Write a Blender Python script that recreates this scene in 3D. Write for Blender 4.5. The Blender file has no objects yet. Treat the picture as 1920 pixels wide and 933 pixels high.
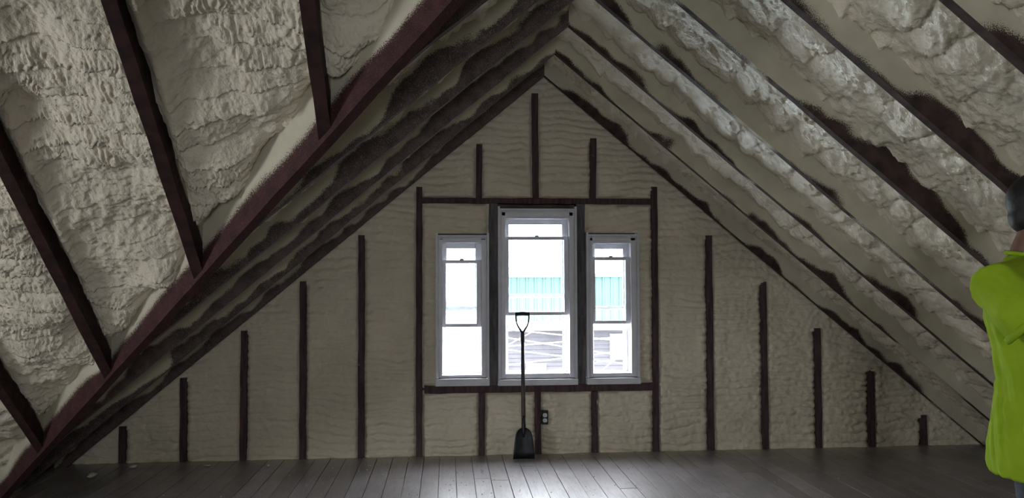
import bpy, bmesh, math, random
import numpy as np
from mathutils import Vector, Matrix
random.seed(7)
SC = bpy.context.scene
COL = SC.collection

# ------------------------------------------------------------------ camera
F_PX, YAW, PITCH, ROLL = 1485.07, 0.08148, 0.0342, -0.00346
cam_d = bpy.data.cameras.new('camera'); cam = bpy.data.objects.new('camera', cam_d); COL.objects.link(cam)
cam_d.sensor_fit = 'HORIZONTAL'; cam_d.sensor_width = 36.0; cam_d.lens = F_PX * 36.0 / 1920.0
cam_d.clip_start = 0.05; cam_d.clip_end = 300
fw = Vector((math.sin(YAW) * math.cos(PITCH), math.cos(YAW) * math.cos(PITCH), math.sin(PITCH)))
r0 = Vector((math.cos(YAW), -math.sin(YAW), 0)); u0 = r0.cross(fw)
r1 = math.cos(ROLL) * r0 + math.sin(ROLL) * u0; u1 = -math.sin(ROLL) * r0 + math.cos(ROLL) * u0
mw = Matrix((r1, u1, -fw)).transposed().to_4x4(); mw.translation = Vector((-0.7522, -6.1627, 1.3811))
cam.matrix_world = mw
SC.camera = cam

# ------------------------------------------------------------------ sky, exposure
SKY = 5.0
world = bpy.data.worlds.new('overcast_sky'); SC.world = world; world.use_nodes = True
bgn = world.node_tree.nodes['Background']; bgn.inputs[0].default_value = (0.885, 0.935, 1.0, 1); bgn.inputs[1].default_value = SKY
SC.view_settings.view_transform = 'Standard'; SC.view_settings.look = 'None'
SC.view_settings.gamma = 1.0; SC.view_settings.use_curve_mapping = False
SC.view_settings.exposure = 2.7

def portal(name, loc, rot, sx, sy):
    l = bpy.data.lights.new(name, 'AREA'); l.shape = 'RECTANGLE'; l.size = sx; l.size_y = sy
    l.cycles.is_portal = True
    o = bpy.data.objects.new(name, l); COL.objects.link(o); o.location = loc; o.rotation_euler = rot
    return o

# rear openings of the attic, out of the picture: (centre x, z, width, height)
FRONT_Y, LEFT_X = -9.0, -5.3
FRONT_WINS = [(-0.9, 1.40, 0.58, 1.00)]
LEFT_WINS = [(-4.95, 1.30, 0.85, 0.95)]

# ------------------------------------------------------------------ numpy noise
def _hash(ix, iy, seed):
    n = (ix.astype(np.int64) * 374761393 + iy.astype(np.int64) * 668265263 + seed * 1442695041) & 0x7fffffff
    n = ((n ^ (n >> 13)) * 1274126177) & 0x7fffffff
    n = (n ^ (n >> 16)) & 0x7fffffff
    return n / float(0x7fffffff)
def perlin(x, y, seed=0):
    x0 = np.floor(x); y0 = np.floor(y); fx = x - x0; fy = y - y0
    def g(ix, iy, dx, dy):
        a = _hash(ix, iy, seed) * 2 * np.pi
        return np.cos(a) * dx + np.sin(a) * dy
    u = fx * fx * fx * (fx * (fx * 6 - 15) + 10); v = fy * fy * fy * (fy * (fy * 6 - 15) + 10)
    a = g(x0, y0, fx, fy); b = g(x0 + 1, y0, fx - 1, fy); c = g(x0, y0 + 1, fx, fy - 1); d = g(x0 + 1, y0 + 1, fx - 1, fy - 1)
    return ((a * (1 - u) + b * u) * (1 - v) + (c * (1 - u) + d * u) * v) * 1.5
def fbm(x, y, oct=4, seed=0):
    s = np.zeros_like(x); a = 1.0; f = 1.0
    for i in range(oct):
        s += a * perlin(x * f, y * f, seed + 31 * i); a *= 0.5; f *= 2.03
    return s
def worley(x, y, seed=0):
    x0 = np.floor(x); y0 = np.floor(y); d = np.full(x.shape, 9.0)
    for i in (-1, 0, 1):
        for j in (-1, 0, 1):
            cx = x0 + i; cy = y0 + j
            px = cx + _hash(cx, cy, seed); py = cy + _hash(cx, cy, seed + 77)
            d = np.minimum(d, (x - px) ** 2 + (y - py) ** 2)
    return np.sqrt(d)
def sstep(a, b, x):
    t = np.clip((x - a) / (b - a), 0, 1); return t * t * (3 - 2 * t)

# ------------------------------------------------------------------ materials
MATS = {}
def nmat(name):
    m = bpy.data.materials.new(name); m.use_nodes = True; nt = m.node_tree
    b = nt.nodes['Principled BSDF']; MATS[name] = m
    return m, nt, b
class NT:
    def __init__(s, nt): s.nt = nt
    def node(s, t, **k):
        n = s.nt.nodes.new(t)
        for a, b in k.items(): setattr(n, a, b)
        return n
    def link(s, a, b): s.nt.links.new(a, b)
    def coord(s, which='Object'): return s.node('ShaderNodeTexCoord').outputs[which]
    def mapping(s, vec, scale=(1, 1, 1), loc=None):
        m = s.node('ShaderNodeMapping'); m.inputs['Scale'].default_value = scale; s.link(vec, m.inputs['Vector'])
        if loc is not None: s.link(loc, m.inputs['Location'])
        return m.outputs[0]
    def noise(s, vec, scale, detail=4, rough=0.55, dist=0.0):
        n = s.node('ShaderNodeTexNoise'); n.inputs['Scale'].default_value = scale; n.inputs['Detail'].default_value = detail
        n.inputs['Roughness'].default_value = rough; n.inputs['Distortion'].default_value = dist; s.link(vec, n.inputs['Vector'])
        return n.outputs['Fac']
    def ramp(s, fac, stops):
        r = s.node('ShaderNodeValToRGB'); s.link(fac, r.inputs[0]); e = r.color_ramp.elements
        while len(e) < len(stops): e.new(0.5)
        for i, (p, c) in enumerate(stops):
            e[i].position = p; e[i].color = c if len(c) == 4 else (*c, 1)
        return r.outputs[0]
    def math(s, op, a, b=None, clamp=False):
        n = s.node('ShaderNodeMath', operation=op); n.use_clamp = clamp
        for i, v in enumerate((a, b)):
            if v is None: continue
            if isinstance(v, (int, float)): n.inputs[i].default_value = v
            else: s.link(v, n.inputs[i])
        return n.outputs[0]
    def mapr(s, v, a, b, c=0.0, d=1.0):
        n = s.node('ShaderNodeMapRange'); n.interpolation_type = 'SMOOTHSTEP'
        s.link(v, n.inputs[0]); n.inputs[1].default_value = a; n.inputs[2].default_value = b; n.inputs[3].default_value = c; n.inputs[4].default_value = d
        return n.outputs[0]
    def mix(s, fac, a, b):
        n = s.node('ShaderNodeMix', data_type='RGBA')
        if isinstance(fac, (int, float)): n.inputs[0].default_value = fac
        else: s.link(fac, n.inputs[0])
        for i, v in ((6, a), (7, b)):
            if isinstance(v, tuple): n.inputs[i].default_value = (*v, 1) if len(v) == 3 else v
            else: s.link(v, n.inputs[i])
        return n.outputs[2]
    def bump(s, h, strength, dist=0.01, normal=None):
        n = s.node('ShaderNodeBump'); n.inputs['Strength'].default_value = strength; n.inputs['Distance'].default_value = dist
        s.link(h, n.inputs['Height'])
        if normal is not None: s.link(normal, n.inputs['Normal'])
        return n.outputs[0]

FOAM_A, FOAM_B, FOAM_C = (0.74, 0.66, 0.515), (0.66, 0.595, 0.46), (0.70, 0.60, 0.475)
WOOD_D, WOOD_L = (0.030, 0.013, 0.011), (0.075, 0.034, 0.030)

def foam_material(name, rough, fine, coarse_scale=30.0, bumpd=0.006, spec=0.5):
    m, nt, b = nmat(name); t = NT(nt); c = t.coord()
    n1 = t.noise(c, 1.7, 4); n2 = t.noise(c, 9, 5)
    col = t.mix(t.mapr(n1, 0.35, 0.65), FOAM_A, FOAM_B)
    col = t.mix(t.mapr(n2, 0.5, 0.75, 0, 0.6), col, FOAM_C)
    t.link(col, b.inputs['Base Color'])
    rr = t.mapr(t.noise(c, 5, 3), 0.3, 0.7, rough - 0.08, rough + 0.15); t.link(rr, b.inputs['Roughness'])
    b.inputs['Specular IOR Level'].default_value = spec
    h1 = t.noise(c, coarse_scale, 3, 0.5); h2 = t.noise(c, 140, 3, 0.6)
    nb = t.bump(h1, 0.5, bumpd); nb = t.bump(h2, fine, 0.003, nb)
    t.link(nb, b.inputs['Normal'])
    return m
foam_material('foam_wall', 0.6, 0.6, 30, 0.012, 0.25)
foam_material('foam_roof', 0.30, 0.8, 45, 0.018, 0.7)
foam_material('foam_cross', 0.5, 0.7, 60, 0.012, 0.4)

def wood_sprayed(name, lo, hi, patch, amount, dark=WOOD_D, light=WOOD_L, along=(1, 1, 1), dust=0.0):
    """dark rough-sawn lumber; sprayed foam dust settles beyond height lo..hi of the 'h' attribute"""
    m, nt, b = nmat(name); t = NT(nt); c = t.coord()
    loc = t.node('ShaderNodeObjectInfo').outputs['Random']
    cv = t.node('ShaderNodeCombineXYZ'); l9 = t.math('MULTIPLY', loc, 37.0)
    for i in range(3): t.link(l9, cv.inputs[i])
    v = t.mapping(c, (1, 1, 1), cv.outputs[0])
    g = t.noise(t.mapping(v, along), 14, 5, 0.6)
    wood = t.mix(t.mapr(g, 0.3, 0.7), dark, light)
    h = t.node('ShaderNodeAttribute', attribute_name='h').outputs['Fac']
    big = t.noise(v, patch, 3, 0.5)
    hh = t.math('ADD', h, t.math('MULTIPLY', t.math('SUBTRACT', big, 0.5), amount))
    mask = t.mapr(hh, lo, hi)
    sp = t.noise(v, 260, 2, 0.7)
    mk = t.mapr(t.math('ADD', sp, t.math('SUBTRACT', mask, 0.5)), 0.40, 0.62)
    if dust: mk = t.math('MAXIMUM', mk, t.mapr(sp, 0.52, 0.72, 0.0, dust))
    foam = t.mix(t.mapr(t.noise(v, 6, 3), 0.3, 0.7), (0.56, 0.52, 0.40), (0.48, 0.44, 0.34))
    col = t.mix(mk, wood, foam); t.link(col, b.inputs['Base Color'])
    b.inputs['Roughness'].default_value = 0.75; b.inputs['Specular IOR Level'].default_value = 0.25
    nb = t.bump(g, 0.35, 0.004); nb = t.bump(sp, 0.3, 0.002, nb); t.link(nb, b.inputs['Normal'])
    return m
wood_sprayed('rafter_right', -0.06, 0.07, 1.7, 0.50, (0.030, 0.017, 0.014), (0.07, 0.042, 0.036))
wood_sprayed('rafter_left', 0.015, 0.115, 2.4, 0.30, (0.055, 0.038, 0.036), (0.115, 0.080, 0.076), dust=.5)
wood_sprayed('jack_wood', 0.05, 0.12, 3.0, 0.12, (0.018, 0.008, 0.007), (0.045, 0.018, 0.016))
wood_sprayed('valley_wood', 0.025, 0.20, 1.8, 0.16, (0.036, 0.012, 0.012), (0.066, 0.022, 0.023), dust=.12)
wood_sprayed('stud_wood', 0.40, 0.95, 5.0, 1.5, (0.050, 0.028, 0.029), (0.108, 0.063, 0.064), (3, 3, .4))

wood_sprayed('post_wood', 0.40, 1.1, 6.0, 1.3, (0.075, 0.066, 0.068), (0.17, 0.155, 0.16), (3, 3, .4))

def plank_material():
    m, nt, b = nmat('floor_wood'); t = NT(nt)
    c = t.coord('Generated'); oc = t.coord()
    geo = t.node('ShaderNodeNewGeometry').outputs['Position']
    rnd = t.node('ShaderNodeObjectInfo').outputs['Random']
    cv = t.node('ShaderNodeCombineXYZ'); l9 = t.math('MULTIPLY', rnd, 53.0)
    for i in range(3): t.link(l9, cv.inputs[i])
    v = t.mapping(geo, (9, 0.7, 1), cv.outputs[0])
    g = t.noise(v, 7, 5, 0.6, 1.2)
    base = t.ramp(rnd, [(0.0, (0.21, 0.19, 0.195)), (0.5, (0.28, 0.26, 0.272)), (1.0, (0.35, 0.332, 0.35))])
    col = t.mix(t.mapr(g, 0.35, 0.7, 0, 0.6), base, (0.12, 0.102, 0.102))
    stain = t.mapr(t.noise(geo, 1.3, 4), 0.45, 0.68, 0, 0.6); col = t.mix(stain, col, (0.10, 0.088, 0.088))
    # foam dust blown along the foot of the gable wall
    sx = t.node('ShaderNodeSeparateXYZ'); t.link(geo, sx.inputs[0])
    yy = t.math('ADD', sx.outputs[1], t.math('MULTIPLY', t.math('SUBTRACT', t.noise(geo, 3.5, 4), 0.5), 0.22))
    dust = t.math('MULTIPLY', t.mapr(yy, -0.17, -0.03, 0, 0.75), t.mapr(t.noise(geo, 30, 4), 0.3, 0.6, 0.4, 1.0))
    col = t.mix(dust, col, (0.33, 0.31, 0.22))
    t.link(col, b.inputs['Base Color'])
    t.link(t.mapr(t.noise(geo, 4, 4), 0.3, 0.7, 0.42, 0.62), b.inputs['Roughness'])
    b.inputs['Specular IOR Level'].default_value = 0.6
    b.inputs['Coat Weight'].default_value = 1.0; b.inputs['Coat Roughness'].default_value = 0.40
    nb = t.bump(g, 0.25, 0.003); nb = t.bump(t.noise(geo, 60, 3), 0.12, 0.003, nb); t.link(nb, b.inputs['Normal'])
plank_material()

def simple(name, col, rough=0.5, var=0.12, scale=20, spec=0.5, metal=0.0, bump=0.1):
    m, nt, b = nmat(name); t = NT(nt); c = t.coord()
    n = t.noise(c, scale, 4)
    d = tuple(x * (1 - var) for x in col); l = tuple(min(1, x * (1 + var)) for x in col)
    t.link(t.mix(t.mapr(n, 0.3, 0.7), d, l), b.inputs['Base Color'])
    b.inputs['Roughness'].default_value = rough; b.inputs['Specular IOR Level'].default_value = spec; b.inputs['Metallic'].default_value = metal
    if bump: t.link(t.bump(n, bump, 0.003), b.inputs['Normal'])
    return m
simple('vinyl_white', (0.62, 0.62, 0.66), 0.4, 0.06, 12)
simple('sash_white', (0.66, 0.66, 0.70), 0.38, 0.05, 12)
simple('caulk', (0.05, 0.045, 0.045), 0.8)
simple('roof_deck', (0.42, 0.38, 0.30), 0.8, 0.2, 6)
simple('sheathing', (0.16, 0.11, 0.08), 0.8, 0.3, 8)
simple('subfloor', (0.03, 0.025, 0.022), 0.8, 0.3, 8)
simple('black_iron', (0.018, 0.018, 0.021), 0.45, 0.35, 30, 0.5)
simple('blade_steel', (0.022, 0.023, 0.027), 0.42, 0.5, 14, 0.5, 0.3, 0.3)
simple('grip_plastic', (0.014, 0.014, 0.016), 0.6, 0.12, 20, 0.25)
simple('yoke_steel', (0.05, 0.05, 0.055), 0.35, 0.3, 30, 0.5, 0.6)
simple('outlet_box', (0.015, 0.015, 0.016), 0.6)
simple('outlet_face', (0.70, 0.70, 0.70), 0.4, 0.05)
simple('slot_dark', (0.02, 0.02, 0.02), 0.6)
simple('foam_scrap', (0.62, 0.58, 0.45), 0.7, 0.2, 30)
simple('crumb', (0.5, 0.47, 0.40), 0.7, 0.3, 90)
simple('skin', (0.19, 0.095, 0.065), 0.5, 0.08, 30)
simple('hair', (0.012, 0.010, 0.009), 0.55, 0.4, 160, 0.4, 0, 0.5)
simple('trousers', (0.045, 0.05, 0.065), 0.8, 0.2, 60)
simple('boot', (0.05, 0.035, 0.025), 0.6, 0.2, 40)
simple('eye_white', (0.75, 0.73, 0.70), 0.3, 0.03)
simple('iris', (0.03, 0.018, 0.012), 0.25, 0.1)
simple('lip', (0.22, 0.09, 0.07), 0.45, 0.08)
simple('ground_grey', (0.30, 0.31, 0.31), 0.9, 0.2, 0.5)
simple('teal_metal', (0.028, 0.058, 0.054), 0.7, 0.08, 3)
simple('white_paint', (0.80, 0.80, 0.80), 0.6, 0.04, 3)
simple('weathered_siding', (0.0165, 0.0152, 0.0187), 0.8, 0.3, 2.0)
simple('cable_white', (0.20, 0.20, 0.21), 0.4, 0.04)
simple('dark_pane', (0.05, 0.06, 0.07), 0.15, 0.1)
def shirt_material():
    m, nt, b = nmat('hi_vis_cotton'); t = NT(nt); c = t.coord()
    n = t.noise(c, 7, 4); w = t.noise(c, 500, 2)
    t.link(t.mix(t.mapr(n, 0.3, 0.7), (0.27, 0.41, 0.016), (0.33, 0.48, 0.024)), b.inputs['Base Color'])
    b.inputs['Roughness'].default_value = 0.85; b.inputs['Specular IOR Level'].default_value = 0.15
    t.link(t.bump(w, 0.25, 0.001), b.inputs['Normal'])
shirt_material()
def ash_material():
    m, nt, b = nmat('ash_handle'); t = NT(nt); c = t.coord()
    sx = t.node('ShaderNodeSeparateXYZ'); t.link(c, sx.inputs[0])
    g = t.noise(t.mapping(c, (30, 30, 2)), 6, 4)
    col = t.mix(t.mapr(g, 0.3, 0.7), (0.07, 0.050, 0.040), (0.13, 0.095, 0.078))
    low_shaft = t.mapr(sx.outputs[2], 0.62, 0.40); col = t.mix(low_shaft, (0.032, 0.028, 0.028), col)  # wood tone low on the shaft, turning darker towards the grip
    t.link(col, b.inputs['Base Color']); b.inputs['Roughness'].default_value = 0.55
ash_material()
def glass_material():
    m = bpy.data.materials.new('window_glass'); m.use_nodes = True; nt = m.node_tree; nt.nodes.clear(); t = NT(nt)
    o = t.node('ShaderNodeOutputMaterial'); tr = t.node('ShaderNodeBsdfTransparent'); gl = t.node('ShaderNodeBsdfGlossy')
    tr.inputs[0].default_value = (0.93, 0.96, 0.955, 1); gl.inputs['Roughness'].default_value = 0.02
    fr = t.node('ShaderNodeFresnel'); fr.inputs[0].default_value = 1.45
    mx = t.node('ShaderNodeMixShader'); t.link(fr.outputs[0], mx.inputs[0]); t.link(tr.outputs[0], mx.inputs[1]); t.link(gl.outputs[0], mx.inputs[2])
    t.link(mx.outputs[0], o.inputs[0]); MATS['window_glass'] = m
glass_material()

# ------------------------------------------------------------------ mesh helpers
def link(name, me, mat, parent=None, smooth=False):
    o = bpy.data.objects.new(name, me); COL.objects.link(o)
    if mat: me.materials.append(MATS[mat])
    if smooth: me.polygons.foreach_set('use_smooth', [True] * len(me.polygons))
    if parent: o.parent = parent
    return o
def empty(name, loc=(0, 0, 0), parent=None):
    o = bpy.data.objects.new(name, None); COL.objects.link(o); o.location = loc; o.empty_display_size = 0.1
    if parent: o.parent = parent
    return o
def tag(o, label=None, cat=None, group=None, kind=None):
    if label: o['label'] = label
    if cat: o['category'] = cat
    if group: o['group'] = group
    if kind: o['kind'] = kind
    return o
class MB:
    def __init__(s): s.v = []; s.f = []
    def box(s, x0, x1, y0, y1, z0, z1):
        b = len(s.v)
        s.v += [(x0, y0, z0), (x1, y0, z0), (x1, y1, z0), (x0, y1, z0), (x0, y0, z1), (x1, y0, z1), (x1, y1, z1), (x0, y1, z1)]
        s.f += [tuple(b + i for i in q) for q in ((0, 3, 2, 1), (4, 5, 6, 7), (0, 1, 5, 4), (1, 2, 6, 5), (2, 3, 7, 6), (3, 0, 4, 7))]
        return s
    def poly_prism(s, pts, y0, y1):
        """pts (x,z) loop extruded from y0 to y1"""
        b = len(s.v); n = len(pts)
        s.v += [(x, y0, z) for x, z in pts] + [(x, y1, z) for x, z in pts]
        s.f.append(tuple(b + i for i in range(n))); s.f.append(tuple(b + n + i for i in reversed(range(n))))
        for i in range(n):
            j = (i + 1) % n; s.f.append((b + j, b + i, b + n + i, b + n + j))
        return s
    def tube(s, pts, rad, seg=10, flat=(1, 1)):
        pts = [Vector(p) for p in pts]; n = len(pts); b = len(s.v)
        if not hasattr(rad, '__len__'): rad = [rad] * n
        up = Vector((0.13, 0.21, 0.97))
        for i, p in enumerate(pts):
            d = (pts[min(i + 1, n - 1)] - pts[max(i - 1, 0)]).normalized()
            if abs(d.dot(up)) > 0.95: up2 = Vector((1, 0.1, 0))
            else: up2 = up
            a = d.cross(up2).normalized(); c = d.cross(a).normalized()
            if i == 0: a_prev, c_prev = a, c
            else:
                a = (a_prev - d * a_prev.dot(d)).normalized(); c = d.cross(a).normalized(); a_prev = a
            for k in range(seg):
                an = 2 * math.pi * k / seg
                s.v.append(tuple(p + rad[i] * (a * math.cos(an) * flat[0] + c * math.sin(an) * flat[1])))
        for i in range(n - 1):
            for k in range(seg):
                k2 = (k + 1) % seg
                s.f.append((b + i * seg + k, b + i * seg + k2, b + (i + 1) * seg + k2, b + (i + 1) * seg + k))
        s.f.append(tuple(b + k for k in reversed(range(seg)))); s.f.append(tuple(b + (n - 1) * seg + k for k in range(seg)))
        return s
    def loft(s, rings):
        """rings: (cx, cy, cz, rx, ry) stacked ellipses in horizontal planes"""
        b = len(s.v); seg = 28
        for cx, cy, cz, rx, ry in rings:
            for k in range(seg):
                a = 2 * math.pi * k / seg; ca, sa = math.cos(a), math.sin(a)
                s.v.append((cx + rx * math.copysign(abs(ca) ** 0.85, ca), cy + ry * math.copysign(abs(sa) ** 0.85, sa), cz))
        n = len(rings)
        for i in range(n - 1):
            for k in range(seg):
                k2 = (k + 1) % seg
                s.f.append((b + i * seg + k, b + i * seg + k2, b + (i + 1) * seg + k2, b + (i + 1) * seg + k))
        s.f.append(tuple(b + k for k in reversed(range(seg)))); s.f.append(tuple(b + (n - 1) * seg + k for k in range(seg)))
        return s
    def ball(s, c, r, nu=16, nv=10):
        b = len(s.v); rx, ry, rz = r if hasattr(r, '__len__') else (r, r, r)
        s.v.append((c[0], c[1], c[2] - rz))
        for j in range(1, nv):
            ph = -math.pi / 2 + math.pi * j / nv
            for k in range(nu):
                a = 2 * math.pi * k / nu
                s.v.append((c[0] + rx * math.cos(ph) * math.cos(a), c[1] + ry * math.cos(ph) * math.sin(a), c[2] + rz * math.sin(ph)))
        s.v.append((c[0], c[1], c[2] + rz)); t = len(s.v) - 1
        for k in range(nu):
            k2 = (k + 1) % nu
            s.f.append((b, b + 1 + k2, b + 1 + k)); s.f.append((t, t - nu + k, t - nu + k2))
            for j in range(nv - 2):
                p = b + 1 + j * nu
                s.f.append((p + k, p + k2, p + nu + k2, p + nu + k))
        return s
    def mesh(s, name):
        me = bpy.data.meshes.new(name); me.from_pydata(s.v, [], s.f); me.update(); return me
    def build(s, name, mat, parent=None, smooth=False, bevel=0):
        me = s.mesh(name)
        if bevel:
            bm = bmesh.new(); bm.from_mesh(me)
            bmesh.ops.bevel(bm, geom=bm.edges[:], offset=bevel, segments=2, affect='EDGES', profile=0.6); bm.to_mesh(me); bm.free()
        return link(name, me, mat, parent, smooth)
def set_h(me, hv, soffit=-.06):
    # height above the soffit, kept per face corner so that the soffit itself stays bare
    a = me.attributes.new('h', 'FLOAT', 'CORNER'); hv = np.asarray(hv, np.float32)
    vi = np.empty(len(me.loops), np.int32); me.loops.foreach_get('vertex_index', vi); val = hv[vi]
    for p in me.polygons:
        ids = range(p.loop_start, p.loop_start + p.loop_total)
        if all(val[i] <= 1e-6 for i in ids): val[list(ids)] = soffit
    a.data.foreach_set('value', val)
def grid_object(name, X, Y, Z, mat, parent, mask=None):
    """height-field sheet; mask (per cell) keeps cells"""
    ni, nj = X.shape
    idx = np.arange(ni * nj).reshape(ni, nj)
    q = np.stack([idx[:-1, :-1], idx[1:, :-1], idx[1:, 1:], idx[:-1, 1:]], -1)
    q = q[mask] if mask is not None else q.reshape(-1, 4)
    used = np.zeros(ni * nj, bool); used[q.ravel()] = True
    if not used.any(): return None
    remap = np.cumsum(used) - 1; q = remap[q]
    co = np.stack([X, Y, Z], -1).reshape(-1, 3)[used].astype(np.float32)
    me = bpy.data.meshes.new(name)
    me.vertices.add(len(co)); me.vertices.foreach_set('co', co.ravel())
    me.loops.add(q.size); me.loops.foreach_set('vertex_index', q.ravel().astype(np.int32))
    me.polygons.add(len(q)); me.polygons.foreach_set('loop_start', np.arange(0, q.size, 4, dtype=np.int32))
    me.update(calc_edges=True)
    return link(name, me, mat, parent, True)

# ------------------------------------------------------------------ key geometry of the place
ZR, SR, SL = 2.9365, 0.8279, 0.8338          # ridge height of the rafter soffits, pitches
Y0, RS, RT = -0.06, 0.619, 0.045             # first rafter, spacing, thickness
SCX, KC = 0.93, -1.015                       # cross gable slope: z = KC - SCX*y
AX, AY, AZ = -1.251, -3.0505, 1.8334         # a point of the valley soffit
VK = SL / SCX                                # valley dy per -dx
YC = AY - VK * (-AX)                         # main ridge meets cross ridge here
VN = Vector((-0.66757, -0.74455, 0)); VW = 0.05
def valley_y(x): return AY + VK * (AX - x)
def valley_x(y): return AX - (y - AY) / VK
EAVE = 3.60
DECK = 0.21

STUDS = [(-3.17, .27), (-2.73, .626), (-2.29, .974), (-1.85, 1.347), (-1.41, 1.70), (-.97, 2.075),
         (.887, 2.086), (1.33, 1.70), (1.773, 1.329), (2.215, .954), (2.655, .628), (3.095, .245)]
WINS = [  # outer x0,x1,top ; opening x0,x1,z0,z1 ; lower sash z0,z1 ; upper sash bottom rail z ; stool top
    dict(o=(-.842, -.430, 1.705), g=(-.793, -.489, .622, 1.641), ls=(.988, 1.508), ub=(1.116, 1.145), st=(.540, .600)),
    dict(o=(-.361, .258, 1.912), g=(-.304, .199, .626, 1.829), ls=(1.075, 1.691), ub=(1.214, 1.239), st=(.537, .588)),
    dict(o=(.332, .752, 1.712), g=(.381, .688, .622, 1.636), ls=(1.003, 1.530), ub=(1.114, 1.138), st=(.537, .590))]

# ------------------------------------------------------------------ walls, floor, roof
def wall_with_holes(name, us, vs, outline, holes, place, thick, mat):
    """tiles a gable outline (u, v) around rectangular holes; place(u, v, w) -> xyz"""
    us = sorted(set(us + [h[0] for h in holes] + [h[1] for h in holes])); vs = sorted(set(vs + [h[2] for h in holes] + [h[3] for h in holes]))
    bm = bmesh.new()
    for i in range(len(us) - 1):
        for j in range(len(vs) - 1):
            a, b, c, d = us[i], us[i + 1], vs[j], vs[j + 1]; m = ((a + b) / 2, (c + d) / 2)
            if any(h[0] < m[0] < h[1] and h[2] < m[1] < h[3] for h in holes): continue
            poly = [(a, c), (b, c), (b, min(d, outline(b))), (a, min(d, outline(a)))]
            if outline(a) <= c and outline(b) <= c: continue
            poly = [(u, max(v, c)) for u, v in poly]
            lo = [bm.verts.new(place(u, v, 0)) for u, v in poly]; hi = [bm.verts.new(place(u, v, thick)) for u, v in poly]
            for f in (lo, hi[::-1]) : 
                try: bm.faces.new(f)
                except ValueError: pass
            for k in range(4):
                try: bm.faces.new((lo[k], lo[(k + 1) % 4], hi[(k + 1) % 4], hi[k]))
                except ValueError: pass
    bmesh.ops.remove_doubles(bm, verts=bm.verts[:], dist=1e-4)
    bmesh.ops.recalc_face_normals(bm, faces=bm.faces[:])
    me = bpy.data.meshes.new(name); bm.to_mesh(me); bm.free()
    return link(name, me, mat)
roof_line = lambda x: ZR + DECK - (SR if x > 0 else SL) * abs(x)
us = [-4.0 + 0.25 * i for i in range(33)]
wall_back = wall_with_holes('wall_back', us, [-0.05, 1, 2, 3.3], roof_line,
    [(w['o'][0] + .01, w['o'][1] - .01, w['st'][0], w['o'][2] - .02) for w in WINS], lambda u, v, w: (u, 0.10 + w, v), 0.03, 'sheathing')
tag(wall_back, 'gable end wall of dark studs with foam filled bays', 'wall', kind='structure')
wall_front = wall_with_holes('wall_front', us, [-0.05, 1, 2, 3.3], roof_line,
    [(x - w / 2, x + w / 2, z - h / 2, z + h / 2) for x, z, w, h in FRONT_WINS], lambda u, v, w: (u, FRONT_Y - w, v), 0.06, 'roof_deck')
tag(wall_front, 'opposite gable wall of the attic', 'wall', kind='structure')
cross_line = lambda y: ZR + DECK - SCX * abs(y - YC)
wall_left = wall_with_holes('wall_left', [-0.55 - .25 * i for i in range(31)], [-0.05, 1, 2, 3.3], cross_line,
    [(y - w / 2, y + w / 2, z - h / 2, z + h / 2) for y, z, w, h in LEFT_WINS], lambda u, v, w: (LEFT_X - w, u, v), 0.06, 'roof_deck')
tag(wall_left, 'end wall of the cross gable', 'wall', kind='structure')
portal_objs = []
for x, z, w, h in FRONT_WINS: portal('daylight_portal', (x, FRONT_Y - .03, z), (math.pi / 2, 0, 0), w, h)
for y, z, w, h in LEFT_WINS: portal('daylight_portal', (LEFT_X - .03, y, z), (math.pi / 2, 0, -math.pi / 2), w, h)
for w in WINS:
    a, b, c, d = w['g']; portal('daylight_portal', ((a + b) / 2, 0.14, (c + d) / 2), (-math.pi / 2, 0, 0), b - a, d - c)

floor = MB().box(-5.4, 4.0, FRONT_Y - .06, 0.13, -0.06, -0.018).build('floor', 'subfloor')
tag(floor, 'old dark board floor of the attic', 'floor', kind='structure')
pw = 0.116; x = -3.72
while x < 3.7:
    w = pw * random.uniform(0.94, 1.06); w = min(w, 3.72 - x)
    cuts = sorted(random.uniform(-4.6, -0.25) for _ in range(random.choice((1, 1, 2))))
    ys = [-6.6] + cuts + [0.095]
    if any(b - a < .3 for a, b in zip(ys, ys[1:])): ys = [-6.6, random.uniform(-3.5, -.5), 0.095]
    for a, b in zip(ys, ys[1:]):
        dz = random.uniform(-.0015, .0015); g = random.choice((.0012, .0015, .0022))
        m = MB(); ra, rb = random.uniform(-.0008, .0008), random.uniform(-.0008, .0008)
        m.box(x + g, x + w - g, a + .0015, b - .0015, -.018, dz)
        m.v = [(vx + (ra if vy < (a + b) / 2 else rb), vy, vz) for vx, vy, vz in m.v]
        m.build('floor_plank', 'floor_wood', floor, bevel=0.0012)
    x += w

ceiling = empty('ceiling'); tag(ceiling, 'pitched roof of dark rafters with sprayed foam between them', 'ceiling', kind='structure')
def deck(pts):
    bm = bmesh.new(); lo = [bm.verts.new(p) for p in pts]; hi = [bm.verts.new((p[0], p[1], p[2] + .05)) for p in pts]
    bm.faces.new(lo); bm.faces.new(hi[::-1]); n = len(pts)
    for i in range(n): bm.faces.new((lo[i], lo[(i + 1) % n], hi[(i + 1) % n], hi[i]))
    bmesh.ops.recalc_face_normals(bm, faces=bm.faces[:]); me = bpy.data.meshes.new('roof_deck'); bm.to_mesh(me); bm.free()
    link('roof_deck', me, 'roof_deck', ceiling)
zt = ZR + DECK; X2 = 3.92; zl = zt - SL * X2; yv = YC + VK * X2; yn = YC - VK * X2; fy = FRONT_Y - .06
deck([(0, .13, zt), (X2, .13, zt - SR * X2), (X2, fy, zt - SR * X2), (0, fy, zt)])
deck([(0, .13, zt), (0, YC, zt), (-X2, yv, zl), (-X2, .13, zl)])
deck([(0, YC, zt), (0, fy, zt), (-X2, fy, zl), (-X2, yn, zl)])
deck([(0, YC, zt), (LEFT_X - .06, YC, zt), (LEFT_X - .06, yv, zl), (-X2, yv, zl)])
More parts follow.
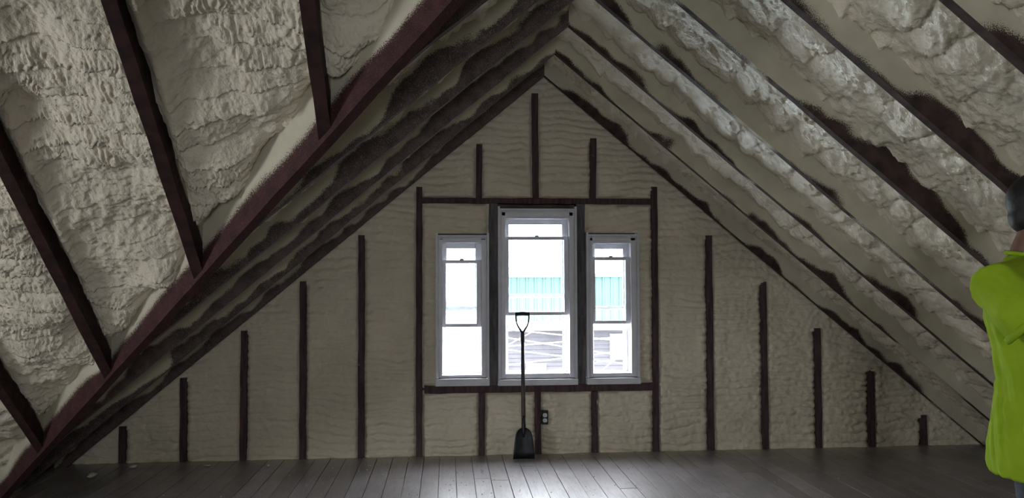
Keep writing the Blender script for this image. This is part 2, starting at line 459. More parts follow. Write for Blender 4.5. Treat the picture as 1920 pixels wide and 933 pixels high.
deck([(0, YC, zt), (-X2, yn, zl), (LEFT_X - .06, yn, zl), (LEFT_X - .06, YC, zt)])

def rafter_mesh(x_end0, x_end1, slope, sign, ya, yb, n=20, dv=.20, seed=0):
    """common rafter from the ridge to x_end (0: near side end, 1: far side end)"""
    rnd = random.Random(seed); v = []; f = []; hv = []
    for i in range(n + 1):
        t = i / n; jz = rnd.uniform(-.0025, .0025) if 0 < i < n else 0
        for y, xe in ((ya, x_end0), (yb, x_end1)):
            xx = xe * t; z = ZR - slope * xx
            for k, hh in enumerate((0, dv)):
                v.append((sign * xx, y + rnd.uniform(-.0012, .0012), z + hh + (jz if k == 0 else 0))); hv.append(hh * .77)
    for i in range(n):
        a = i * 4; b = a + 4
        f += [(a, a + 2, b + 2, b), (a + 1, b + 1, b + 3, a + 3), (a, b, b + 1, a + 1), (a + 2, a + 3, b + 3, b + 2)]
    f += [(0, 1, 3, 2), (n * 4, n * 4 + 2, n * 4 + 3, n * 4 + 1)]
    me = bpy.data.meshes.new('rafter'); me.from_pydata(v, [], f); me.update(); set_h(me, hv, -.05)
    bm = bmesh.new(); bm.from_mesh(me); bmesh.ops.recalc_face_normals(bm, faces=bm.faces[:]); bm.to_mesh(me); bm.free()
    return me
NR = 14
for k in range(NR):
    yf = Y0 - RS * k
    if yf - RT < FRONT_Y: break
    link('rafter', rafter_mesh(EAVE, EAVE, SR, 1, yf - RT, yf, seed=k), 'rafter_right', ceiling)
for k in range(NR):
    yf = Y0 - RS * k; ynr = yf - RT
    if ynr < YC - 2.9 and ynr < FRONT_Y: break
    def lend(y):
        if y > yv + .05: return EAVE
        if y > YC: return max(.03, -valley_x(y))
        return max(.03, min(EAVE, (YC - y) / VK))
    e0, e1 = lend(ynr), lend(yf)
    if min(e0, e1) < .12: continue
    link('rafter', rafter_mesh(e0, e1, SL, -1, ynr, yf, seed=50 + k), 'rafter_left', ceiling)

# valley rafter ------------------------------------------------------
def valley():
    n = 26; v = []; f = []; hv = []; rnd = random.Random(3)
    t0, t1 = -1.20, 2.32; D = .33
    for i in range(n + 1):
        t = t0 + (t1 - t0) * i / n; p = Vector((AX - t, AY + VK * t, AZ - SL * t))
        j = rnd.uniform(-.003, .003)
        for o in (Vector((0, 0, 0)), VN * VW):
            for hh in (0, D): q = p + o + Vector((0, 0, hh + (j if hh == 0 else 0))); v.append(tuple(q)); hv.append(hh)
    for i in range(n):
        a = i * 4; b = a + 4
        f += [(a, a + 2, b + 2, b), (a + 1, b + 1, b + 3, a + 3), (a, b, b + 1, a + 1), (a + 2, a + 3, b + 3, b + 2)]
    f += [(0, 1, 3, 2), (n * 4, n * 4 + 2, n * 4 + 3, n * 4 + 1)]
    me = bpy.data.meshes.new('valley_rafter'); me.from_pydata(v, [], f); me.update(); set_h(me, hv)
    bm = bmesh.new(); bm.from_mesh(me); bmesh.ops.recalc_face_normals(bm, faces=bm.faces[:]); bm.to_mesh(me); bm.free()
    o = link('valley_rafter', me, 'valley_wood', ceiling); o['label'] = 'deep reddish valley rafter dusted with overspray'
valley()
JACKS = [-.62, -1.237, -1.866, -2.46, -3.02, -3.62, -4.22, -4.82]; JT = .05
def vface_y(x):   # near face of the valley rafter in plan
    p = Vector((AX, AY, 0)) + VN * VW; return p.y + VK * (p.x - x)
def jack(xl, seed):
    rnd = random.Random(seed); n = 14; v = []; f = []; hv = []; dv = .24
    for i in range(n + 1):
        for x in (xl, xl + JT):
            ye = min(vface_y(x), -1.02) + .012; y = YC + .01 + (ye - YC - .01) * (i / n)
            for hh in (0, dv):
                v.append((x + rnd.uniform(-.0015, .0015), y, KC - SCX * y + hh + (rnd.uniform(-.003, .003) if hh == 0 else 0))); hv.append(hh * .73)
    for i in range(n):
        a = i * 4; b = a + 4
        f += [(a, a + 2, b + 2, b), (a + 1, b + 1, b + 3, a + 3), (a, b, b + 1, a + 1), (a + 2, a + 3, b + 3, b + 2)]
    f += [(0, 1, 3, 2), (n * 4, n * 4 + 2, n * 4 + 3, n * 4 + 1)]
    me = bpy.data.meshes.new('jack_rafter'); me.from_pydata(v, [], f); me.update(); set_h(me, hv)
    bm = bmesh.new(); bm.from_mesh(me); bmesh.ops.recalc_face_normals(bm, faces=bm.faces[:]); bm.to_mesh(me); bm.free()
    link('jack_rafter', me, 'jack_wood', ceiling)
for i, xl in enumerate(JACKS): jack(xl, 90 + i)

# foam in the roof bays ----------------------------------------------
def roof_foam(slope, sign, ya, yb, step, k, xmax, seed, lumps, rec, clip=None):
    cth = 1 / math.sqrt(1 + slope * slope); nx = cth * slope * -sign; nz = -cth   # inward normal (down)
    xs = np.arange(0.0, xmax + step * cth, step * cth); ys = np.linspace(ya - .012, yb + .012, max(8, int((yb - ya) / step)))
    A, B = np.meshgrid(xs, ys, indexing='ij'); U = A / cth
    s = seed * 13.7
    ph = U / lumps + .55 * perlin(U * 2.6 + s, B * 2.2, 3) + .12 * (B - ya) / (yb - ya)
    sc = np.abs(np.sin(np.pi * ph))
    cr = .45 + .55 * sstep(-.3, .4, perlin(U * 2.1 + s, B * 4 + s, 4))
    h = .034 * np.sqrt(sc + .02) * cr + .012 * fbm(U * 2.5 + s, B * 2.8 + s, 2, 5) + .010 * fbm(U * 9 + s, B * 9, 3, 9) \
        + .0085 * fbm(U * 30 + s, B * 30, 3, 11)
    edge = np.minimum(B - ya, yb - B); h += .012 * np.exp(-np.clip(edge, 0, 1) / .03) * perlin(U * 14 + s, B * 2, 21) * 2.0
    r = rec - h                                            # depth above the soffit plane (perpendicular)
    vert = r / cth
    X = sign * A; Z = ZR - slope * A + vert
    mask = None
    if clip is not None:
        ce = clip(X[:-1, :-1], B[:-1, :-1]); mask = ce
    return grid_object('foam_bay', X, B, Z, 'foam_roof', ceiling, mask)
for k in range(-1, 8):
    yb = Y0 - RS * k - RT if k >= 0 else .1
    ya = Y0 - RS * (k + 1) if k >= 0 else Y0
    roof_foam(SR, 1, ya, yb, .011 if k < 6 else .014, k, EAVE + .05, 5 + k, [.13, .12, .15, .17, .21, .24, .24, .26, .26][k + 1], .118)
for k in range(-1, 6):
    yb = Y0 - RS * k - RT if k >= 0 else .1
    ya = Y0 - RS * (k + 1) if k >= 0 else Y0
    roof_foam(SL, -1, ya, yb, .012, k, EAVE + .05, 40 + k, .17, .135, lambda X, Y: (X > valley_x(Y) - .02) if True else None)

def cross_foam(x0, x1, step, seed):
    cth = 1 / math.sqrt(1 + SCX * SCX)
    xs = np.arange(x0 - .01, x1 + .01, step); ys = np.arange(YC, -.95, step * cth)
    A, B = np.meshgrid(xs, ys, indexing='ij'); V = (B - YC) / cth; s = seed * 7.31
    wob = .035 * fbm(A * 2.2 + s, V * 2.2, 3, 41)
    vv = V + wob
    big = .040 * fbm(A * 2.3 + s, V * 2.0 + s, 3, 43)
    band = (vv / .105) % 1.0
    ledge = .015 * np.sqrt(np.clip(band, 0, 1)) * sstep(1.0, .90, band)
    amp = sstep(-.25, .35, fbm(A * 1.8 + s, V * 1.8, 2, 47))          # where the foam went ropey
    row = np.floor(vv / .105)
    tilt = (_hash(row, row * 0, 91) - .5) * 1.6
    rp = A * 52 + tilt * band * 2.2 + 2.6 * perlin(A * 9 + row * 3.7, V * 7, 49) + 1.2 * perlin(A * 24, V * 20 + row, 50)
    lenm = sstep(-.5, .3, perlin(A * 16 + row * 5.1, V * 9, 52))
    rib = np.abs(np.sin(np.pi * rp)) * (.35 + .65 * lenm) * sstep(0, .25, band) * sstep(1.0, .85, band)
    cell = worley(A * 34 + 1.2 * perlin(A * 12, V * 12, 5), V * 26, 53 + seed)
    pop = 1 - np.clip(cell, 0, 1)
    h = big + ledge * (.4 + amp) + amp * (.015 * rib ** .8 + .010 * pop) + (1 - amp) * .007 * fbm(A * 22, V * 22, 3, 57) + .0025 * fbm(A * 60, V * 60, 2, 59)
    er = x1 - A; el = A - x0; ev = (np.minimum(vface_y(A), -1.0) - B)
    thin = .065 * np.exp(-np.clip(ev, 0, 9) / .09) + .020 * np.exp(-np.clip(el, 0, 9) / .025) - .025 * np.exp(-((el - .045) / .03) ** 2) * sstep(.1, .5, ev) 
    r = .085 - h + thin * (1 + .8 * perlin(A * 5 + s, V * 5, 61))
    Z = KC - SCX * B + r / cth
    mask = (B < np.minimum(vface_y(A), -1.0) + .03)[:-1, :-1]
    grid_object('foam_bay', A, B, Z, 'foam_cross', ceiling, mask)
JJ = sorted(JACKS)
for i in range(len(JJ) - 1):
    cross_foam(JJ[i] + JT, JJ[i + 1], .0052 if JJ[i] > -3.5 else .016, i + 1)
cross_foam(JJ[-1] + JT, -.12, .014, 9)
cross_foam(LEFT_X, JJ[0], .02, 10)

# gable wall: studs, header, sill, posts, foam -------------------------
def stud(xc, z0, z1, w=.048, name='stud', y0=0., y1=.1, mat='stud_wood', seed=0, hv=.35):
    rnd = random.Random(seed); m = MB(); n = max(2, int((z1 - z0) / .12)); v = []; f = []
    lean = rnd.uniform(-.004, .004)
    for i in range(n + 1):
        z = z0 + (z1 - z0) * i / n; c = xc + lean * (i / n - .5); a = rnd.uniform(-.0025, .0025); b = rnd.uniform(-.0025, .0025)
        v += [(c - w / 2 + a, y0, z), (c + w / 2 + b, y0, z), (c + w / 2 + b, y1, z), (c - w / 2 + a, y1, z)]
    for i in range(n):
        a = i * 4; b = a + 4
        for k in range(4): f.append((a + k, a + (k + 1) % 4, b + (k + 1) % 4, b + k))
    f += [(3, 2, 1, 0), (n * 4, n * 4 + 1, n * 4 + 2, n * 4 + 3)]
    me = bpy.data.meshes.new(name); me.from_pydata(v, [], f); me.update(); set_h(me, [hv] * len(v))
    return link(name, me, mat, wall_back)
def beam(x0, x1, z0, z1, name, y0=0., y1=.1, seed=0):
    rnd = random.Random(seed); n = 16; v = []; f = []
    for i in range(n + 1):
        x = x0 + (x1 - x0) * i / n; a = rnd.uniform(-.003, .003); b = rnd.uniform(-.003, .003)
        v += [(x, y0, z0 + a), (x, y1, z0 + a), (x, y1, z1 + b), (x, y0, z1 + b)]
    for i in range(n):
        a = i * 4; b = a + 4
        for k in range(4): f.append((a + k, b + k, b + (k + 1) % 4, a + (k + 1) % 4))
    f += [(0, 1, 2, 3), (n * 4 + 3, n * 4 + 2, n * 4 + 1, n * 4)]
    me = bpy.data.meshes.new(name); me.from_pydata(v, [], f); me.update(); set_h(me, [.3] * len(v))
    bm = bmesh.new(); bm.from_mesh(me); bmesh.ops.recalc_face_normals(bm, faces=bm.faces[:]); bm.to_mesh(me); bm.free()
    return link(name, me, 'stud_wood', wall_back)
for i, (xs, zt_) in enumerate(STUDS): stud(xs, 0, zt_, seed=i)
for i, (xs, zt_) in enumerate([(-.505, 2.413), (-.061, 2.82), (.398, 2.469)]): stud(xs, 1.99, zt_, seed=20 + i)
for i, xs in enumerate([(-.487), (-.05), (.397)]): stud(xs, 0, .482, seed=30 + i)
beam(-.946, .863, 1.948, 1.992, 'header_beam', seed=1)
beam(-.93, .863, .478, .536, 'sill_beam', seed=2)
stud(-.395, .536, 1.948, .066, 'window_post', .004, .1, 'post_wood', seed=40, hv=.45)
stud(.295, .536, 1.948, .070, 'window_post', .004, .1, 'post_wood', seed=41, hv=.45)

def wall_foam(x0, x1, z0, zfun, seed, step=.0085, edges=(1, 1, 1, 1), mean=.010, tops=(9, 9)):
    """edges: left, right, bottom, top press back towards the framing"""
    nx = max(6, int((x1 - x0) / step)); xs = np.linspace(x0, x1, nx + 1)
    ztop = max(zfun(x0), zfun(x1), zfun((x0 + x1) / 2)); nz = max(6, int((ztop - z0) / step)); zs = np.linspace(z0, ztop, nz + 1)
    A, B = np.meshgrid(xs, zs, indexing='ij'); s = 5.77
    zt2 = np.vectorize(zfun)(A[:, 0])[:, None]
    B = z0 + (B - z0) * (zt2 - z0) / (ztop - z0)
    wob = .022 * fbm(A * 3.5 + s, B * 3.5 + s, 3, 71)
    ph = (B + wob) / .060 + 1.4 * perlin(B * 1.6 + s, A * .6, 72)
    bd = ph % 1.0; amp = .50 + .50 * sstep(-.4, .4, fbm(A * 2.5 + s, B * 2.5, 2, 73))
    ridge = np.sqrt(np.clip(np.sin(np.pi * bd), 0, 1) + .01)
    h = .025 * ridge * amp + .011 * fbm(A * 4 + s, B * 5, 2, 75) + .0060 * fbm(A * 22 + s, B * 30, 3, 77) - .016
    far = np.full_like(A, 1.0)
    for on, dist, tz in zip(edges, (A - x0, x1 - A, B - z0, zt2 - B), (*tops, 9, 9)):
        if on: far = np.minimum(far, dist + 9 * sstep(tz - .03, tz + .05, B))
    sunk = .026 * np.exp(-np.clip(far - .024, 0, 1) / .012)
    Y = mean - h + sunk
    grid_object('foam_panel', A, Y, B, 'foam_wall', wall_back)
rl = lambda x: ZR + .12 - (SR if x > 0 else SL) * abs(x)
sx = [-3.62] + [s[0] for s in STUDS[:6]]
for i in range(6): wall_foam(sx[i], sx[i + 1], -.01, lambda x: max(rl(x), .05), i + 1, edges=(i > 0, 1, 0, 0), tops=((STUDS[i - 1][1] if i else 9), STUDS[i][1]))
sx = [s[0] for s in STUDS[6:]] + [3.62]
for i in range(6): wall_foam(sx[i], sx[i + 1], -.01, lambda x: max(rl(x), .05), 11 + i, edges=(1, i < 5, 0, 0), tops=(STUDS[6 + i][1], (STUDS[7 + i][1] if i < 5 else 9)))
lx = [-.97, -.487, -.05, .397, .887]
for i in range(4): wall_foam(lx[i], lx[i + 1], -.01, lambda x: .500, 21 + i, edges=(1, 1, 0, 1))
ux = [-.97, -.505, -.061, .398, .887]
ut = [2.075, 2.413, 2.82, 2.469, 2.086]
for i in range(4): wall_foam(ux[i], ux[i + 1], 1.97, rl, 31 + i, edges=(1, 1, 1, 0), tops=(ut[i], ut[i + 1]))
wall_foam(-.97, -.835, .52, lambda x: 1.97, 41, edges=(1, 0, 1, 1), mean=.002)
wall_foam(-.835, -.42, 1.68, lambda x: 1.97, 42, edges=(0, 1, 0, 1), mean=.002)
wall_foam(.745, .887, .52, lambda x: 1.97, 43, edges=(0, 1, 1, 1), mean=.002)
wall_foam(.32, .745, 1.69, lambda x: 1.97, 44, edges=(1, 0, 0, 1), mean=.002)

# ------------------------------------------------------------------ windows
def make_window(n, W, label):
    x0, x1, zt_ = W['o']; a, b, c, d = W['g']; l0, l1 = W['ls']; u0_, u1_ = W['ub']; s0, s1 = W['st']
    win = empty('window_%d' % n, ((x0 + x1) / 2, 0, s0)); tag(win, label, 'window', kind='structure')
    ox, oz = (x0 + x1) / 2, s0
    def B(m): m.v = [(x - ox, y, z - oz) for x, y, z in m.v]; return m
    fr = MB()                                   # box frame around the opening
    fr.box(x0 + .017, a, -.022, .13, s1, zt_ - .02); fr.box(b, x1 - .017, -.022, .13, s1, zt_ - .02)
    fr.box(a, b, -.022, .13, d, zt_ - .02); fr.box(a, b, -.022, .13, s1, c)
    frame = B(fr).build('frame', 'vinyl_white', win, bevel=.003)
    # stepped inner stops
    st = MB(); e = .012
    st.box(x0 + .030, a + .001, -.028, -.0215, s1 + .012, zt_ - .034); st.box(b - .001, x1 - .030, -.028, -.0215, s1 + .012, zt_ - .034)
    st.box(x0 + .030, x1 - .030, -.028, -.0215, d + .022, zt_ - .034)
    B(st).build('stop_molding', 'sash_white', frame, bevel=.0015)
    for xa, xb in ((x0, x0 + .017), (x1 - .017, x1)):
        B(MB().box(xa, xb, -.036, .10, s1 - .002, zt_ + .012)).build('side_casing', 'vinyl_white', win, bevel=.002)
    B(MB().box(x0 + .017, x1 - .017, -.032, .05, zt_ - .02, zt_ - .004)).build('head_casing', 'vinyl_white', win, bevel=.002)
    B(MB().box(x0 + .01, x1 - .01, -.006, .06, zt_ - .004, zt_ + .006)).build('caulk_gap', 'caulk', win)
    B(MB().box(x0 - .001, x1 + .001, -.048, .02, s0, s1 - .004)).build('stool', 'vinyl_white', win, bevel=.003)
    B(MB().box(x0 + .02, x1 - .02, -.030, .02, s1 - .004, s1)).build('caulk_gap', 'caulk', win)
    # jamb tracks the sashes slide in
    for xa, xb in ((a, a + .008), (b - .008, b)):
        B(MB().box(xa, xb, .044, .052, c, d)).build('jamb_track', 'sash_white', frame)
    # lower sash, pushed up
    sw = .029
    ls = MB(); y0, y1 = .006, .038
    ls.box(a + .001, a + sw, y0, y1, l0, l1); ls.box(b - sw - .008, b - .001, y0, y1, l0, l1)
    ls.box(a + sw, b - sw - .008, y0, y1, l1 - .026, l1); ls.box(a + sw, b - sw - .008, y0, y1, l0, l0 + .026)
    low = B(ls).build('lower_sash', 'sash_white', win, bevel=.0025)
    B(MB().box(a + sw - .003, b - sw - .005, .020, .024, l0 + .023, l1 - .023)).build('pane', 'window_glass', low)
    sm = MB(); y0, y1 = .098, .122
    sm.box(a, a + .030, y0, y1, c, d); sm.box(b - .036, b, y0, y1, c, d); sm.box(a + .030, b - .036, y0, y1, d - .03, d); sm.box(a + .030, b - .036, y0, y1, c, c + .008)
    sm.box(a + .030, b - .036, y0 + .006, y1 - .006, u0_ - .006, u0_ + .012)
    sto = B(sm).build('storm_frame', 'sash_white', win, bevel=.002)
    for xa, xb in ((a + .012, a + .017), (b - .024, b - .018)): B(MB().box(xa, xb, y0 - .010, y0 + .001, c, d)).build('track_rib', 'sash_white', sto)
    mx = (a + b) / 2
    lk = MB().tube([(mx, .012, l1 - .004), (mx, .012, l1 + .010)], [.020, .014], 14); B(lk).build('sash_lock', 'sash_white', low, smooth=False)
    # upper sash behind it
    us_ = MB(); y0, y1 = .056, .086; top = d - .002; uw = .036
    us_.box(a + .001, a + uw, y0, y1, u0_, top); us_.box(b - uw - .010, b - .001, y0, y1, u0_, top)
    us_.box(a + uw, b - uw - .010, y0, y1, top - .040, top); us_.box(a + uw, b - uw - .010, y0, y1, u0_, u1_)
    up = B(us_).build('upper_sash', 'sash_white', win, bevel=.0025)
    B(MB().box(a + uw - .003, b - uw - .007, .068, .072, u1_ - .003, top - .037)).build('pane', 'window_glass', up)
    B(MB().box(mx - .022, mx + .022, .050, .058, u1_ - .006, u1_ + .004)).build('lift_rail', 'sash_white', up, bevel=.002)
make_window(1, WINS[0], 'narrow white sash window left of the tall middle window')
make_window(2, WINS[1], 'tall wide white sash window in the middle behind the shovel')
make_window(3, WINS[2], 'narrow white sash window right of the tall middle window')

# ------------------------------------------------------------------ electrical outlet
ox, oz = .002, .283
outlet = empty('electrical_outlet', (ox, -.01, oz))
tag(outlet, 'small black outlet box with white double receptacle beside a lower stud', 'outlet')
m = MB(); m.box(-.026, .026, -.004, .05, -.054, .054); m.build('box', 'outlet_box', outlet, bevel=.003)
m = MB().box(-.006, .006, -.0075, .0, -.046, .046); m.build('mounting_strap', 'yoke_steel', outlet)
for zz in (-.020, .020):
    m = MB(); pts = []
    for k in range(20):
        t = 2 * math.pi * k / 20; pts.append((.0165 * math.cos(t), max(-.0145, min(.0145, .0175 * math.sin(t)))))
    m.poly_prism(pts, -.013, -.004); m.v = [(x, y, z + zz) for x, y, z in m.v]
    rc = m.build('receptacle', 'outlet_face', outlet)
    for q in ((-.0075, -.0055, -.002, .007), (.0055, .0075, -.001, .006), (-.0022, .0022, -.0095, -.0055)):
        MB().box(q[0], q[1], -.0145, -.012, zz + q[2], zz + q[3]).build('slot', 'slot_dark', rc)
MB().tube([(0, -.0085, 0), (0, -.006, 0)], .003, 8).build('screw', 'yoke_steel', outlet)

# ------------------------------------------------------------------ shovel leaning on the window stool
shovel = empty('shovel', (-.178, -.165, 0)); tag(shovel, 'black square point shovel with D handle leaning against the middle window', 'shovel')
TOPY = .075                                        # lean towards the wall at the grip
L = 1.10
def SP(x, t, y=0.): return (x, y + TOPY * t / L, t)
prof = [(0.000, .082), (.05, .078), (.10, .073), (.15, .068), (.180, .063), (.200, .056), (.214, .046), (.224, .034), (.231, .022)]
m = MB(); nb = 10
for t, w in prof:
    for s_ in (0, .0035):
        for k in range(nb + 1):
            u = -1 + 2 * k / nb
            m.v.append(SP(w * u, t + .004, -.010 - s_ + .016 * (u * u) * -1 * min(1, t / .1 + .35) + .012))
row = 2 * (nb + 1)
for i in range(len(prof) - 1):
    for k in range(nb):
        a = i * row + k; b = a + row
        m.f.append((a, b, b + 1, a + 1)); a += nb + 1; b += nb + 1; m.f.append((a, a + 1, b + 1, b))
    for k in (0, nb):
        a = i * row + k; b = a + row; m.f.append((a, a + nb + 1, b + nb + 1, b))
for i in (0, len(prof) - 1):
    for k in range(nb): a = i * row + k; m.f.append((a, a + 1, a + nb + 2, a + nb + 1))
blade = m.build('blade', 'blade_steel', shovel, True)
MB().tube([SP(0, .165), SP(0, .21), SP(0, .25), SP(0, .325)], [.012, .020, .0195, .0175], 14, (1, .8)).build('socket', 'black_iron', shovel, True)
MB().tube([SP(0, .31), SP(0, .45), SP(0, .65), SP(0, .90)], [.0165, .0160, .0155, .015], 14).build('shaft', 'ash_handle', shovel, True)
MB().tube([SP(0, .875), SP(0, .945), SP(0, .962)], [.0175, .0175, .013], 14).build('ferrule', 'black_iron', shovel, True)
for sg in (-1, 1):
    MB().tube([SP(sg * .004, .945), SP(sg * .014, .965), SP(sg * .034, .995), SP(sg * .046, 1.025), SP(sg * .050, 1.060), SP(sg * .050, 1.095)],
              [.010, .0085, .0068, .0060, .0060, .0066], 10).build('yoke_arm', 'grip_plastic', shovel, True)
MB().tube([SP(-.056, 1.09), SP(-.053, 1.09), SP(0, 1.092), SP(.053, 1.09), SP(.056, 1.09)], [.011, .0150, .0155, .0150, .011], 14).build('grip', 'grip_plastic', shovel, True)

# ------------------------------------------------------------------ person at the right edge
def voxel(mb, size, smooth=6, name='tmp', factor=.5):
    me = mb.mesh(name); bm = bmesh.new(); bm.from_mesh(me); bmesh.ops.recalc_face_normals(bm, faces=bm.faces[:]); bm.to_mesh(me); bm.free()
    o = bpy.data.objects.new(name, me); COL.objects.link(o)
    r = o.modifiers.new('r', 'REMESH'); r.mode = 'VOXEL'; r.voxel_size = size
    s = o.modifiers.new('s', 'SMOOTH'); s.iterations = smooth; s.factor = factor
    dg = bpy.context.evaluated_depsgraph_get(); out = bpy.data.meshes.new_from_object(o.evaluated_get(dg))
    bpy.data.objects.remove(o); return out
person = empty('person', (1.266, -3.60, 0)); person.rotation_euler = (0, 0, math.radians(-40))
tag(person, 'person in a neon yellow green T-shirt and dark trousers cut by the right edge', 'person')
SH_R, SH_L = Vector((-.090, -.245, 1.335)), Vector((-.02, .195, 1.345))
EL_R, EL_L = Vector((.125, -.250, 1.115)), Vector((.15, .25, 1.12))
WR_R, WR_L = Vector((.33, -.06, 1.23)), Vector((.35, .07, 1.20))
def hand(m, wr, el, side):
    d = (wr - el).normalized(); lat = Vector((0, 0, 1)).cross(d).normalized() * side; n = d.cross(lat).normalized()
    palm = wr + d * .055
    m.tube([wr - d * .01, wr + d * .02, wr + d * .06, wr + d * .095], [.024, .030, .036, .034], 14)
    for i, (off, ln) in enumerate(((-.028, .066), (-.010, .076), (.010, .071), (.027, .056))):
        b = wr + d * .085 + lat * off; curl = Vector((0, 0, -1))
        p1 = b + d * ln * .45 + curl * ln * .12; p2 = p1 + d * ln * .28 + curl * ln * .28; p3 = p2 + d * ln * .10 + curl * ln * .30
        m.tube([b - d * .03, b, p1, p2, p3], [.010, .0095, .009, .0083, .007], 10)
    tb = wr + d * .030 - lat * .026
    m.tube([tb, tb - lat * .022 + d * .022, tb - lat * .030 + d * .050, tb - lat * .026 + d * .072], [.014, .012, .0105, .008], 10)
body = MB()
body.loft([(0, 0, .80, .08, .13), (0, 0, .95, .09, .145), (-.01, 0, 1.10, .085, .13), (-.02, 0, 1.25, .10, .145), (-.03, 0, 1.36, .075, .14), (-.03, 0, 1.42, .05, .08)])
body.tube([(-.035, 0, 1.38), (-.02, 0, 1.46), (.0, 0, 1.52), (.005, 0, 1.56)], [.064, .060, .056, .056], 18)
HC = Vector((.025, 0, 1.61))
body.ball((HC.x - .005, 0, HC.z + .018), (.098, .077, .095), 24, 16)       # skull
body.ball((HC.x + .030, 0, HC.z - .050), (.062, .058, .068), 20, 14)       # face and jaw
body.ball((HC.x + .062, 0, HC.z - .100), (.026, .026, .020))               # chin
body.tube([(HC.x + .085, 0, HC.z + .022), (HC.x + .103, 0, HC.z - .010), (HC.x + .112, 0, HC.z - .030), (HC.x + .090, 0, HC.z - .040)], [.010, .012, .016, .012], 10)
for s_ in (-1, 1):
    body.ball((HC.x - .008, s_ * .078, HC.z - .020), (.020, .009, .032))   # ears
    body.tube([(HC.x + .080, s_ * .012, HC.z + .030), (HC.x + .078, s_ * .048, HC.z + .026)], [.010, .008], 8)
for sh, el, wr, sd in ((SH_R, EL_R, WR_R, 1), (SH_L, EL_L, WR_L, -1)):
    body.tube([Vector((-.02, sh.y * .4, 1.36)), sh, sh.lerp(el, .4), el, el.lerp(wr, .3), wr], [.050, .056, .052, .043, .043, .027], 16)
    hand(body, wr, el, sd)
for s_ in (-1, 1):
    body.tube([(0, s_ * .09, .90), (.01, s_ * .10, .50), (-.02, s_ * .105, .10)], [.07, .05, .035], 14)
bmesh_body = voxel(body, .0055, 5); link('body', bmesh_body, 'skin', person, True)
hair = MB(); hair.ball((HC.x - .016, 0, HC.z + .026), (.100, .083, .098), 28, 18); hair.ball((HC.x - .055, 0, HC.z - .030), (.055, .066, .060))
hm = voxel(hair, .007, 3)
bm = bmesh.new(); bm.from_mesh(hm)
kill = [v for v in bm.verts if (v.co.x > HC.x + .052 and v.co.z < HC.z + .075) or (v.co.x > HC.x + .0 and v.co.z < HC.z + .012)]
bmesh.ops.delete(bm, geom=kill, context='VERTS'); bm.to_mesh(hm); bm.free()
link('hair', hm, 'hair', person, True)
for s_ in (-1, 1):
    e = MB().ball((HC.x + .0725, s_ * .031, HC.z + .004), .0125, 14, 10).build('eye', 'eye_white', person, True)
    MB().ball((HC.x + .0822, s_ * .031, HC.z + .004), (.0042, .0058, .0058), 10, 8).build('iris', 'iris', e, True)
MB().tube([(HC.x + .080, -.024, HC.z - .072), (HC.x + .092, -.008, HC.z - .069), (HC.x + .092, .008, HC.z - .069), (HC.x + .080, .024, HC.z - .072)], [.003, .0065, .0065, .003], 8).build('mouth', 'lip', person, True)
shirt = MB()
shirt.loft([(-.005, 0, .705, .152, .198), (-.005, 0, .80, .150, .196), (-.002, 0, .92, .140, .186), (-.004, 0, 1.03, .122, .166), (-.012, 0, 1.13, .126, .170),
            (-.025, 0, 1.23, .134, .182), (-.035, 0, 1.31, .125, .188), (-.038, 0, 1.37, .102, .172), (-.036, 0, 1.415, .078, .125), (-.030, 0, 1.440, .068, .082), (-.026, 0, 1.450, .064, .070)])
for sh, el in ((SH_R, EL_R), (SH_L, EL_L)):
    d = (el - sh).normalized()
    shirt.tube([Vector((-.035, sh.y * .35, 1.36)), sh + Vector((-.01, 0, .0)), sh + d * .05, sh + d * .095, sh + d * .135], [.080, .088, .098, .106, .112], 24)
smesh = voxel(shirt, .008, 8)
nv = len(smesh.vertices); co = np.empty(nv * 3, np.float32); smesh.vertices.foreach_get('co', co); co = co.reshape(-1, 3)
no = np.empty(nv * 3, np.float32); smesh.vertices.foreach_get('normal', no); no = no.reshape(-1, 3)
ang = np.arctan2(co[:, 1], co[:, 0] + .01); zz = co[:, 2]
fold = np.abs(perlin(ang * 2.6 + zz * 3.4, zz * 1.6 + 3, 5)) * .016 + perlin(ang * 7 + zz * 8, zz * 3.0, 9) * .004
fold *= sstep(1.42, 1.25, zz) * .8 + .2
drape = np.abs(perlin(co[:, 0] * 14 + zz * 16, co[:, 0] * -5 + zz * 4 + co[:, 1] * 6, 15)) * .010
co += no * (fold - .004 + drape * .7)[:, None]; smesh.vertices.foreach_set('co', co.ravel()); smesh.update()
so = link('t_shirt', smesh, 'hi_vis_cotton', person, True)
for sh, el in ((SH_R, EL_R), (SH_L, EL_L)):
    d = (el - sh).normalized(); MB().tube([sh + d * .116, sh + d * .120, sh + d * .139, sh + d * .142], [.104, .1145, .1165, .108], 26).build('sleeve_hem', 'hi_vis_cotton', so, True)
MB().tube([(-.026 + .066 * math.cos(a), .070 * math.sin(a), 1.448 + .010 * -math.cos(a)) for a in [2 * math.pi * k / 24 for k in range(25)]], .0075, 8).build('collar', 'hi_vis_cotton', so, True)
tr = MB(); tr.loft([(0, 0, .70, .09, .155), (0, 0, .78, .112, .160), (0, 0, .90, .108, .150), (0, 0, .96, .10, .14)])
for s_ in (-1, 1): tr.tube([(0, s_ * .080, .84), (.005, s_ * .088, .70), (.012, s_ * .098, .48), (0, s_ * .102, .25), (-.015, s_ * .105, .09)], [.080, .085, .075, .070, .072], 20)
link('trousers', voxel(tr, .009, 5), 'trousers', person, True)
